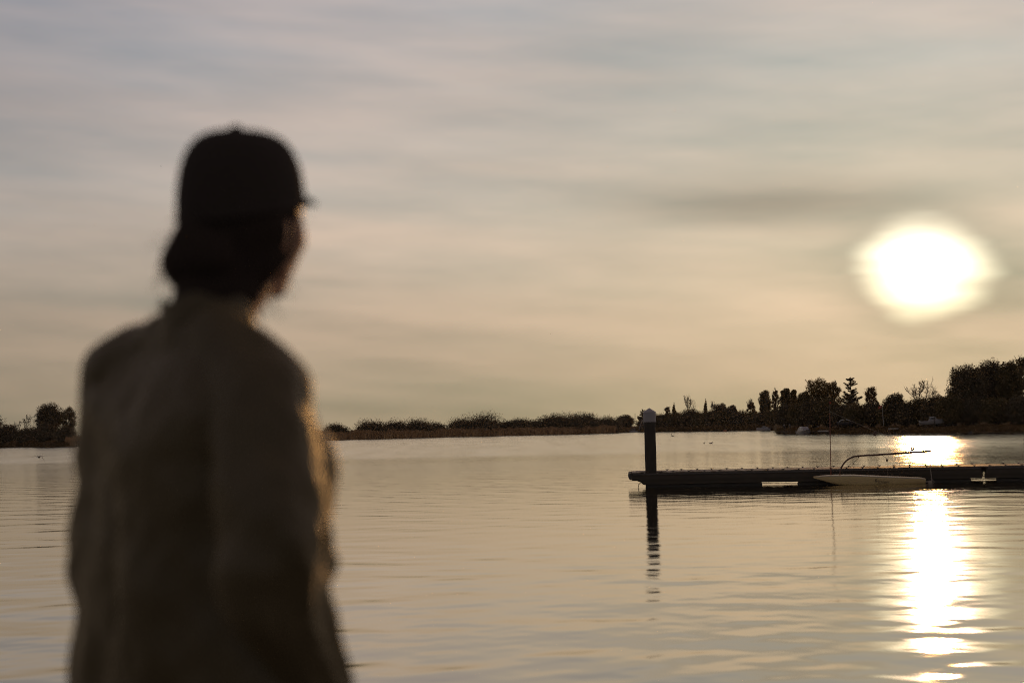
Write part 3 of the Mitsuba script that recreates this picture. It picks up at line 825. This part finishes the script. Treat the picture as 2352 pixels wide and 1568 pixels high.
# right shore, far part
RIGHT = [('airy', 1533, 933, 18, 16, 'small airy tree right of the mooring pile', 'm_leaf_brown'), ('poplar', 1548, 922, 12, 18, 'slim poplar, first of two right of the mooring pile', 'm_leaf_spring'),
         ('bare', 1583, 905, 36, 20, 'bare round tree holding a dark nest', 'm_leaf_brown'), ('poplar', 1620, 912, 11, 18, 'slimmest dark poplar spire beside the bare nest tree', 'm_leaf'),
         ('bare', 1637, 919, 22, 24, 'faint leafless tree between the poplar and the dark dome', 'm_leaf_brown'), ('round', 1656, 924.5, 44, 14, 'dark dome shaped tree in the middle of the far right shore', 'm_leaf_dark'),
         ('round', 1681, 929, 32, 15, 'smaller round tree against the right of the dark dome', 'm_leaf_dark'), ('airy', 1726, 921.5, 26, 20, 'small pale airy tree left of the twin upright trees', 'm_leaf_brown'),
         ('column', 1756, 893.5, 36, 14, 'upright dense tree, leftmost of the tall group behind the cruiser', 'm_leaf'), ('airy', 1781, 895, 24, 22, 'thin see-through tree between two dense upright trees', 'm_leaf_spring'),
         ('column', 1803, 889.5, 34, 26, 'dense upright tree second in the tall group', 'm_leaf'), ('column', 1822, 893, 24, 30, 'narrow leafy tree right of the dense upright pair', 'm_leaf_spring'),
         ('round', 1846, 897, 44, 20, 'broad mid height tree left of the tall golden tree', 'm_leaf'), ('airy', 1876, 866.5, 84, 34, 'tall golden airy tree rising over the jetty', 'm_leaf_spring'),
         ('airy', 1910, 874, 54, 36, 'airy right hand neighbour of the tall golden tree', 'm_leaf_spring'), ('conifer', 1953, 864.5, 62, 26, 'cedar like conifer with layered branches', 'm_leaf_dark'),
         ('airy', 2000, 885.5, 36, 30, 'pale drooping birch right of the layered conifer', 'm_leaf_brown'), ('round', 2055, 901, 62, 16, 'dense dark rounded tree behind the flagpole', 'm_leaf_dark'),
         ('bare', 2112, 872, 66, 34, 'bare spreading tree left of the great dark oak', 'm_leaf_brown'), ('bare', 2142, 864, 60, 36, 'bare twiggy tree touching the great oak', 'm_leaf_brown'),
         ('oak', 2216, 834, 108, 18, 'great dark rounded oak filling the right of the shore', 'm_leaf_dark'), ('oak', 2272, 822.5, 96, 26, 'high dense oak behind the great rounded one', 'm_leaf_dark'),
         ('oak', 2318, 825, 70, 22, 'dark oak with gaps of sky near the right edge', 'm_leaf'), ('airy', 2352, 815, 64, 30, 'open crowned tall tree cut by the right edge', 'm_leaf')]
info = {}
for k, (kind, px, yt, w, inl, lab, mat) in enumerate(RIGHT):
    info[px] = plant(kind, px, yt, w, inl, lab, GR, mat, seed=100 + k, dens=.85 if kind == 'airy' else 1.15)
# nest in the bare tree
_, o, H, Wd = info[1583]
nest = trimesh.creation.icosphere(2, 1.0); nest.apply_scale([.34, .34, .26]); nest.vertices += .07 * np.random.default_rng(2).normal(size=nest.vertices.shape); nest.apply_translation(at(1584.8, 919.5, np.hypot(*o[:2]) - .5))
obj('nest', nest, 'm_bark'); tag('nest', 'dark ball shaped nest in the bare tree', 'nest')
LOWS = [(1515, 950, 46), (1548, 946, 44), (1585, 938, 50), (1612, 944, 40), (1640, 941, 46), (1668, 940, 50), (1700, 943, 50), (1728, 946, 44), (1752, 943, 46), (1776, 938, 40),
        (1806, 926, 50), (1838, 922, 50), (1868, 914, 52), (1902, 914, 54), (1938, 925, 50), (1968, 926, 50), (2004, 922, 46), (2034, 928, 40), (2082, 922, 46), (2112, 911, 54), (2146, 908, 56),
        (2180, 905, 56), (2230, 912, 70), (2290, 912, 70), (2344, 908, 64)]
WHERE = ['right of the mooring pile', 'below the first slim poplar', 'under the bare nest tree', 'between nest tree and second poplar', 'left of the dark dome tree', 'in front of the dark dome tree', 'right of the dark dome tree',
         'under the small pale airy tree', 'left of the far white motor cruiser', 'behind the far white motor cruiser', 'behind the left jetty posts', 'behind the moored cabin cruiser', 'under the tall golden tree', 'beside the dinghy mast top',
         'left foot of the layered conifer', 'right foot of the layered conifer', 'below the drooping birch', 'behind the flagpole', 'right of the dense rounded tree', 'under the left bare spreading tree', 'behind the small flat roofed cabin',
         'left foot of the great oak', 'middle foot of the great oak', 'under the oak with sky gaps', 'at the right edge of the picture under the open crown']
for k, ((px, yt, w), wh) in enumerate(zip(LOWS, WHERE)):
    plant('shrub', px, yt, w * 1.3, (11, 15, 13)[k % 3], 'dark thicket bush ' + wh, 'thicket bushes along the right shore', ('m_leaf_dark', 'm_leaf')[k % 2], seed=300 + k, cat_='bush', dens=1.1)


# reed bed: blades in clumps, one mass
def blades(px0, px1, n, depth, h0, seed, y_off=0.):
    rng = np.random.default_rng(seed)
    px = rng.uniform(px0, px1, n)
    az = np.interp(px, [p[0] for p in SHORE], S_AZ)
    r = shore_r(az) + .4 + depth * rng.random(n) ** 1.3
    z = ground_z(az, r) - .1
    h = h0 * rng.uniform(.62, 1.05, n) * (1 + .25 * (meshkit.noise(np.stack([px / 9, 0 * px, 0 * px], 1), 4) - .5))
    w = rng.uniform(.05, .13, n)
    th = rng.uniform(0, math.pi, n)
    c = np.stack([np.sin(az) * r, np.cos(az) * r, z], 1)
    sd = np.stack([np.cos(th), np.sin(th), 0 * th], 1) * w[:, None]
    ln = np.stack([rng.normal(0, .1, n), rng.normal(0, .1, n), np.ones(n)], 1) * h[:, None]
    v = np.stack([c - sd, c + sd, c + ln * .7 + sd * 1.3, c + ln + sd * .1, c + ln * .7 - sd * 1.1], 1).reshape(-1, 3)
    i = np.arange(n)[:, None] * 5
    return v, np.vstack([i + [0, 1, 2], i + [0, 2, 4], i + [4, 2, 3]])


obj('reeds', mesh_of([blades(700, 1418, 26000, 9, 2.35, 1), blades(150, 700, 9000, 9, 2.3, 2)]), 'm_reed')
tag('reeds', 'long brown reed bed along the far water edge', 'reeds', None, 'stuff')
obj('bank_grass', mesh_of([blades(-60, 160, 5000, 7, 1.3, 3), blades(1420, 1780, 9000, 8, 1.5, 4), blades(1786, 2400, 14000, 12, .5, 5)]), 'm_leaf_brown')
tag('bank_grass', 'rough brown grass and undergrowth along the shore', 'grass', None, 'stuff')


# ------------------------------------------------------------------ boats and things on the far shore
def boat_hull(L, B, free, bowup, n=15):
    rings = []
    for u in np.linspace(0, 1, n):                         # stern to bow
        sheer = free + bowup * u ** 2
        keel = -.25 + (.25 + free * .55) * max(0, (u - .72) / .28) ** 1.8
        hb = B / 2 * (1 - .9 * max(0, (u - .45) / .55) ** 2.2)
        pr = [(-hb, sheer), (-hb * .97, sheer * .45), (-hb * .7, keel * .4), (0, keel), (hb * .7, keel * .4), (hb * .97, sheer * .45), (hb, sheer), (hb * .55, sheer + .05), (-hb * .55, sheer + .05)]
        rings.append(np.array([(-L / 2 + u * L, y, z) for y, z in pr]))
    return loft(rings)


def cabin_mesh(poly, w, top=.82):
    """side outline (x, z) given the beam w; the roof narrower than the base"""
    P = np.array(poly, float); zmin, zmax = P[:, 1].min(), P[:, 1].max()
    m = trimesh.creation.extrude_polygon(__import__('shapely').Polygon(P), w, engine='earcut')
    v = m.vertices.copy()
    k = 1 - (1 - top) * (v[:, 1] - zmin) / (zmax - zmin)
    m.vertices = np.column_stack([v[:, 0], (v[:, 2] - w / 2) * k, v[:, 1]])
    m.fix_normals()
    return m


# white motor cruiser far off, bow to the left
cr1 = thing('motor_cruiser', 'white motor cruiser far off by the shore, bow pointing left', 'motorboat')
az = SPX(1753); r = float(shore_r(az)) - 4
c = at(1753.5, 988, r); c[2] = 0; L = 31.5 * r / FPX
d = -np.array([math.cos(az), -math.sin(az), 0])
k = L / 5.0
sc = lambda m: m.apply_scale(k)
obj('hull', frame(sc(boat_hull(5.0, 1.8, .62, .35)), c, d), 'm_gelcoat', cr1, smooth=30)
obj('cabin', frame(sc(cabin_mesh([(-1.7, .64), (1.1, .80), (.35, 1.25), (.05, 1.3), (-1.2, 1.3), (-1.7, 1.1)], 1.45)), c, d), 'm_gelcoat', cr1)
obj('flybridge', frame(sc(cabin_mesh([(-.9, 1.3), (.15, 1.3), (.3, 1.6), (.1, 1.62), (-.2, 1.5), (-.9, 1.5)], 1.1)), c, d), 'm_gelcoat', cr1)
obj('window', frame(sc(box((-1.0, -.70, .98), (.45, .70, 1.16))), c, d), 'm_window', cr1)
obj('canopy', frame(sc(box((-2.4, -.75, .7), (-1.72, .75, 1.15))), c, d), 'm_navy', cr1)

# the jetty with white-topped posts and a moored cabin cruiser
jr = float(shore_r(SPX(1800)))
jl, jr_ = on(1783.5, 995.9), on(1905, 996)
jd = jr_ - jl; JL = np.linalg.norm(jd); jd /= JL
jetty = thing('jetty', 'low dark jetty running out from the right shore beside the cabin cruiser', 'jetty')
obj('deck', frame(box((0, 0, .30), (JL, 1.6, .50)), jl, jd), 'm_timber', jetty)
for k in range(8):
    obj('leg', frame(box((.2 + k * (JL - .5) / 7, .05, -1), (.4 + k * (JL - .5) / 7, .25, .298)), jl, jd), 'm_timber', jetty)
obj('kerb', frame(box((JL * .80, .02, .502), (JL * .97, .14, .64)), jl, jd), 'm_pale_board', jetty)
where = ['leftmost', 'second', 'middle', 'fourth', 'rightmost and lowest']
for k, (px, yt) in enumerate(((1801.5, 974.4), (1814, 973.9), (1853.8, 973.9), (1868, 973.4), (1878.3, 977.8))):
    p = at(px, yt, jr + (2.4 if k in (0, 1, 4) else 4.5))
    t = thing('mooring_post', f'{where[k]} of the five white topped posts at the jetty', 'post', 'white topped posts at the jetty')
    obj('shaft', rev([(0, -1.5), (.13, -1.5), (.13, p[2] - .28), (0, p[2] - .28)], 10, (p[0], p[1], 0)), 'm_timber', t, smooth=40)
    obj('post_cap', rev([(0, p[2] - .30), (.17, p[2] - .30), (.17, p[2] - .06), (.06, p[2]), (0, p[2])], 10, (p[0], p[1], 0)), 'm_white_cap', t, smooth=30)
cr2 = thing('cabin_cruiser', 'dark hulled cabin cruiser with pale wheelhouse lying at the jetty, bow to the right', 'motorboat')
c = on(1846, 996.2); L = 66 * np.hypot(*c[:2]) / FPX
c = c - np.array([0, 1.2, 0]); k = L / 6.0; d = jd
sc = lambda m: m.apply_scale(k)
obj('hull', frame(sc(boat_hull(6.0, 1.9, .55, .38)), c, d), 'm_navy', cr2, smooth=30)
obj('rubbing_strake', frame(sc(tube([(-2.95, -.96, .50), (-.5, -.98, .53), (.8, -.93, .62), (2.2, -.52, .80)], .035, 6)), c, d), 'm_pale_board', cr2)
obj('wheelhouse', frame(sc(cabin_mesh([(-1.35, .6), (.9, .72), (.55, 1.05), (.1, 1.38), (-.25, 1.42), (-1.05, 1.42), (-1.2, 1.3)], 1.5)), c, d), 'm_gelcoat', cr2)
obj('roof', frame(sc(cabin_mesh([(-1.3, 1.425), (-1.2, 1.47), (-.25, 1.475), (.14, 1.425)], 1.45, .9)), c, d), 'm_white_roof', cr2)
obj('window', frame(sc(cabin_mesh([(-.95, .95), (.28, .98), (.02, 1.30), (-.85, 1.32)], 1.52, .86)), c, d), 'm_window', cr2)
obj('foredeck', frame(sc(cabin_mesh([(.88, .66), (2.2, .80), (1.6, .86), (.86, .80)], 1.0)), c, d), 'm_gelcoat', cr2)
obj('canopy', frame(sc(cabin_mesh([(-2.6, .58), (-1.36, .6), (-1.22, 1.36), (-2.0, 1.30), (-2.5, 1.0)], 1.5)), c, d), 'm_navy', cr2)

# boat laid up on the bank at the right, a dark post before it
cr3 = thing('motorboat', 'white half cabin motorboat laid up on the bank right of the flagpole', 'motorboat')
az = SPX(2144); r = float(shore_r(az)) + 9
c = at(2143, 975.6, r); L = 52 * r / FPX; k = L / 5.2
d = np.array([math.cos(az), -math.sin(az), 0.045]); d /= np.linalg.norm(d)
sc = lambda m: m.apply_scale(k)
obj('hull', frame(sc(boat_hull(5.2, 1.8, .55, .42)), c + [0, 0, .25], d), 'm_gelcoat', cr3, smooth=30)
obj('cabin', frame(sc(cabin_mesh([(-1.0, .58), (1.4, .72), (.9, .98), (.55, 1.30), (-.55, 1.36), (-.7, 1.2)], 1.4)), c + [0, 0, .25], d), 'm_gelcoat', cr3)
obj('roof', frame(sc(cabin_mesh([(-.85, 1.365), (-.72, 1.44), (.3, 1.43), (.68, 1.30)], 1.4, .9)), c + [0, 0, .25], d), 'm_white_roof', cr3)
obj('window', frame(sc(cabin_mesh([(-.5, .92), (.75, .95), (.45, 1.22), (-.4, 1.26)], 1.42, .86)), c + [0, 0, .25], d), 'm_window', cr3)
obj('outboard_motor', frame(sc(cat(box((-2.95, -.16, .35), (-2.62, .16, .85)), box((-2.85, -.06, -.3), (-2.7, .06, .35)))), c + [0, 0, .25], d), 'm_pale_board', cr3)
tag(f'{cr3}__outboard_motor', 'pale outboard motor on the transom')
for q in (-1.4, 1.2):
    obj('prop', frame(sc(box((q - .12, -.6, -.65), (q + .12, .6, -.12))), c + [0, 0, .25], d), 'm_timber', cr3)
p = at(2145.5, 954.5, r - 3)
obj('timber_post', tube([(p[0], p[1], -.5), p], .09, 8), 'm_timber'); tag('timber_post', 'dark upright post in front of the laid up motorboat', 'post')
# low boat under an arched pale cover
cr4 = thing('covered_boat', 'low boat under an arched pale cover left of the flagpole', 'boat')
az = SPX(1941); r = float(shore_r(az)) + 6
c = at(1941, 974, r); L = 24 * r / FPX; d = np.array([math.cos(az), -math.sin(az), 0])
obj('hull', frame(boat_hull(L * 1.5, 1.1, .35, .15), c, d), 'm_navy', cr4, smooth=30)
for a0, a1, nm in ((3.0, 1.75, 'cover'), (1.35, .45, 'cover')):
    arc = [(L * .5 * math.cos(a), .45 + .42 * math.sin(a)) for a in np.linspace(a0, a1, 8)]
    m = cat(*[tube([(x, -.45, z), (x, .45, z)], .05, 6) for x, z in arc], *[tube([(x, y, z) for x, z in arc], .055, 6) for y in (-.45, -.15, .15, .45)])
    obj(nm, frame(m, c, d), 'm_white_roof', cr4)
# flagpole with a red and white flag
fp = thing('flagpole', 'pale flagpole with a drooping red flag on the right shore', 'flagpole')
r = float(shore_r(SPX(2028))) + 7
pt, pb = at(2025.8, 928, r), at(2029.5, 978, r)
obj('pole', tube([pb, pt], [.05, .035], 8), 'm_pale_board', fp, smooth=40)
fx = np.array([math.cos(az), -math.sin(az), 0]); m_px = r / FPX
gx, gz = np.meshgrid(np.linspace(0, 1, 9), np.linspace(0, 1, 6), indexing='ij')
fvs = pt - fx * (gx * 7.5 * m_px)[..., None] + np.array([0, 0, -1]) * ((gz * 5.0 + gx * 4.6) * m_px + .1)[..., None] + np.array([0, 1, 0]) * (.12 * np.sin(gx * 8))[..., None]
ii, jj = np.meshgrid(np.arange(8), np.arange(5), indexing='ij')
qd = np.stack([ii * 6 + jj, ii * 6 + jj + 1, (ii + 1) * 6 + jj + 1, (ii + 1) * 6 + jj], -1).reshape(-1, 4)
obj('flag', (np.vstack([fvs.reshape(-1, 3), fvs.reshape(-1, 3) + [0, .012, 0]]), np.vstack([qd, qd[:, ::-1] + 54])), 'm_red', fp)
st = fvs[2:7, 2:4].reshape(-1, 3) - [0, .015, 0]
sq = np.stack([np.arange(4) * 2, np.arange(4) * 2 + 1, np.arange(4) * 2 + 3, np.arange(4) * 2 + 2], -1)
obj('flag_stripe', (np.vstack([st, st + [0, -.006, 0]]), np.vstack([sq, sq[:, ::-1] + 10])), 'm_white_roof', fp)
# flat-roofed cabin behind the laid-up boat
hut = thing('cabin_hut', 'small flat roofed cabin with a pale fascia behind the laid up motorboat', 'hut')
az = SPX(2172); r = float(shore_r(az)) + 24
c = at(2172, 966, r); c[2] = float(ground_z(np.array([az]), np.array([r]))[0]) - .1
m_px = r / FPX; hx = np.array([math.cos(az), -math.sin(az), 0]); zr = at(2172, 938, r)[2] - c[2]
obj('wall', frame(box((-24 * m_px, -.2, 0), (24 * m_px, 3.2, zr - .22)), c, hx), 'm_roof', hut)
obj('roof', frame(box((-27 * m_px, -.7, zr - .2), (27 * m_px, 3.6, zr)), c, hx), 'm_wall', hut)
obj('fascia', frame(box((-16 * m_px, -.26, zr - 1.05), (18 * m_px, -.203, zr - .62)), c, hx), 'm_wall', hut)
obj('awning_post', frame(box((-22 * m_px, -.66, 0), (-20.5 * m_px, -.55, zr - .203)), c, hx), 'm_wall', hut)
obj('window', frame(box((-14 * m_px, -.24, .9), (10 * m_px, -.204, zr - 1.2)), c, hx), 'm_window', hut)
# low landing stage at the water's edge
ls_ = thing('landing_stage', 'pale low landing stage at the water edge below the flagpole', 'landing stage')
r = float(shore_r(SPX(2052))) - .6
p = at(2052, 984, r); hx = np.array([math.cos(SPX(2052)), -math.sin(SPX(2052)), 0]); m_px = r / FPX
obj('deck', frame(box((-11 * m_px, 0, -.06), (11 * m_px, 1.2, .06)), p, hx), 'm_pale_board', ls_)
for k in (-10, 0, 10):
    obj('leg', frame(box((k * m_px - .06, .3, -1.6), (k * m_px + .06, .42, -.062)), p, hx), 'm_timber', ls_)
# far yacht and narrow gabled hut near the pile
ya = thing('sailing_yacht', 'small pale sailing yacht with a bare mast far off left of the mooring pile', 'sailing boat')
az = SPX(1456); r = float(shore_r(az)) - 3
c = at(1456, 992, r); c[2] = 0; m_px = r / FPX; hx = np.array([math.cos(az), -math.sin(az), 0])
obj('hull', frame(boat_hull(20 * m_px, 1.1, .42, .18), c, hx), 'm_gelcoat', ya, smooth=30)
obj('coachroof', frame(cabin_mesh([(-.9, .44), (.7, .5), (.5, .78), (-.7, .78)], .7), c, hx), 'm_gelcoat', ya)
obj('mast', tube([c + hx * .45 + [0, 0, .4], at(1458.6, 948.5, r)], [.09, .07], 6), 'm_line', ya)
obj('boom', tube([c + hx * .4 + [0, 0, 1.35], c - hx * 1.2 + [0, 0, 1.3]], .09, 6), 'm_gelcoat', ya)
ga = thing('gabled_hut', 'narrow steep gabled hut with pale edges partly hidden by the mooring pile', 'hut')
az = SPX(1476); r = float(shore_r(az)) + 3
c = at(1475.6, 990.5, r); m_px = r / FPX; hx = np.array([math.cos(az), -math.sin(az), 0]); hh = 26.0 * m_px; hw = 7.5 * m_px
wall = trimesh.creation.extrude_polygon(__import__('shapely').Polygon([(-hw, 0), (hw, 0), (hw, hh * .22), (0, hh), (-hw, hh * .22)]), 4.0, engine='earcut')
wall.apply_transform(np.array([[1, 0, 0, 0], [0, 0, 1, 0], [0, 1, 0, 0], [0, 0, 0, 1.0]])); wall.fix_normals()
obj('wall', frame(wall, c, hx), 'm_roof', ga)
for s in (-1, 1):
    obj('bargeboard', frame(tube([(s * hw * 1.08, -.12, hh * .18), (0, -.12, hh * 1.03)], .13, 4), c, hx), 'm_wall', ga)
    obj('window', frame(box((s * hw * .28 - .22, -.05, hh * .12), (s * hw * .28 + .22, -.003, hh * .34)), c, hx), 'm_window', ga)
# buoys
for k, (px, py, rr, lab) in enumerate(((1665.5, 989.6, .62, 'orange mooring buoy far out, left of the white cruiser'), (2055.3, 996.0, .24, 'small dark mooring buoy below the landing stage'), (2229.5, 995.6, .34, 'dark mooring buoy right of the sun glitter'))):
    c = on(px, py + 1.2)
    b = thing('mooring_buoy', lab, 'buoy', 'mooring buoys')
    obj('buoy_body', rev([(0, -.5 * rr), (.7 * rr, -.4 * rr), (rr, 0), (rr * .95, .4 * rr), (.6 * rr, .85 * rr), (.2 * rr, rr), (0, rr)], 16, c), 'm_orange' if k == 0 else 'm_float', b, smooth=True)
    tr_ = trimesh.creation.torus(rr * .25, rr * .07, 12, 6); tr_.apply_transform(trimesh.transformations.rotation_matrix(math.pi / 2, [1, 0, 0])); tr_.apply_translation(c + [0, 0, rr * 1.2])
    obj('ring', tr_, 'm_galvanised', b)


# ------------------------------------------------------------------ birds
def wing(root, elbow, tip, c0, c1, c2, fwd, up):
    """thick tapered wing from root over elbow to tip"""
    rings = []
    for p, c in ((root, c0), ((np.array(root) + elbow) / 2, (c0 + c1) / 2), (elbow, c1), ((np.array(elbow) + tip) / 2, (c1 + c2) / 2 * 1.05), (tip, c2)):
        p = np.asarray(p, float)
        rings.append(np.array([p + fwd * c * .35, p + up * c * .07 + fwd * c * .1, p - fwd * c * .65, p - up * c * .05 + fwd * c * .1]))
    return loft(rings)


def bird(name, label, group, c, span, heading, elb, tipl, tipr, mat='m_plumage'):
    """a flying bird: body with head, bill and tail, two bent wings"""
    f = np.array([math.cos(heading), math.sin(heading), 0]); l = np.array([-f[1], f[0], 0]); u = np.array([0, 0, 1.0])
    k = span / 2
    b = thing(name, label, 'bird', group)
    bd = m3.Manifold.batch_hull([m3.Manifold.sphere(r * k, 14).translate(list(c + f * x * k + u * z * k)) for x, z, r in ((.20, .0, .085), (.0, -.01, .115), (-.25, .0, .06), (-.42, .01, .02))])
    bd = bd + m3.Manifold.batch_hull([m3.Manifold.sphere(r * k, 12).translate(list(c + f * x * k + u * z * k)) for x, z, r in ((.18, .0, .075), (.34, .03, .062))])
    bd = bd + m3.Manifold.batch_hull([m3.Manifold.sphere(r * k, 8).translate(list(c + f * x * k + u * z * k)) for x, z, r in ((.38, .03, .026), (.50, .01, .008))])
    bd = bd + m3.Manifold.batch_hull([m3.Manifold.sphere(.012 * k, 6).translate(list(c + f * x * k + l * y * k)) for x, y in ((-.38, .03), (-.38, -.03), (-.60, .11), (-.60, -.11))])
    obj('body', soft(bd, .05 * k, 3), mat, b, smooth=True)
    for s, tp in ((1, tipl), (-1, tipr)):
        obj('wing', wing(c + l * s * .06 * k + u * .05 * k, c + l * s * elb[0] * k + u * elb[1] * k + f * .08 * k, c + l * s * tp[0] * k + u * tp[1] * k - f * .12 * k, .30 * k, .24 * k, .07 * k, f, u), mat, b, smooth=30)
    return b


c = aty(90.0, 1049.0, 62.0)
bird('gull', 'gull gliding low over the water at far left, wings drooped', None, c, .82, math.radians(96), (.22, .13), (.92, -.05), (.66, -.62))
c = aty(370.0, 382.0, 190.0)
bird('flying_bird', 'tiny dark bird in the sky just left of the cap', 'distant birds in the sky', c, .42, math.radians(10), (.4, .10), (.95, .0), (.95, .0))
c = aty(1263.5, 766.0, 220.0)
bird('flying_bird', 'tiny dark bird low in the sky right of the person', 'distant birds in the sky', c, .32, math.radians(60), (.4, .12), (.9, .10), (.9, .1))


def duck(px, py, L, heading, label, neck):
    c = on(px, py)
    f = np.array([math.cos(heading), math.sin(heading), 0])
    sp = lambda P: m3.Manifold.batch_hull([m3.Manifold.sphere(r * L, 12).translate(list(c + f * x * L + np.array([0, 0, z * L]))) for x, z, r in P])
    m = sp(((-.30, .06, .12), (0, .06, .18), (.22, .06, .14))) + sp(((-.35, .10, .07), (-.52, .17, .02))) + sp(((.24, .12, .07), (.32, neck, .055))) + sp(((.32, neck, .075), (.36, neck, .065))) + sp(((.42, neck - .01, .03), (.52, neck - .03, .012)))
    b = thing('duck', label, 'duck', 'ducks on the water')
    obj('body', soft(m, .05 * L, 3), 'm_plumage', b, smooth=True)


duck(1633, 1018.5, .46, 0.1, 'right one of two ducks swimming close together', .36)
duck(1617.3, 1018.5, .46, 1.25, 'left one of two ducks swimming close together', .34)
duck(1545, 1001.5, .75, 2.6, 'lone long necked bird swimming right of the mooring pile', .72)

# ------------------------------------------------------------------ the evening air
scene['air'] = {'type': 'homogeneous', 'albedo': {'type': 'rgb', 'value': [0.95, 0.95, 0.95]}, 'sigma_t': {'type': 'rgb', 'value': [0.00004, 0.000037, 0.000034]}, 'phase': {'type': 'hg', 'g': 0.4}}
scene['haze'] = {'type': 'cube', 'to_world': T().translate([0, 830, 17]).scale([1700, 900, 22]), 'bsdf': {'type': 'null'}, 'interior': {'type': 'ref', 'id': 'air'}}
scene['camera']['medium'] = {'type': 'ref', 'id': 'air'}
tag('haze', 'thin evening haze over the lake', 'haze', None, 'stuff')
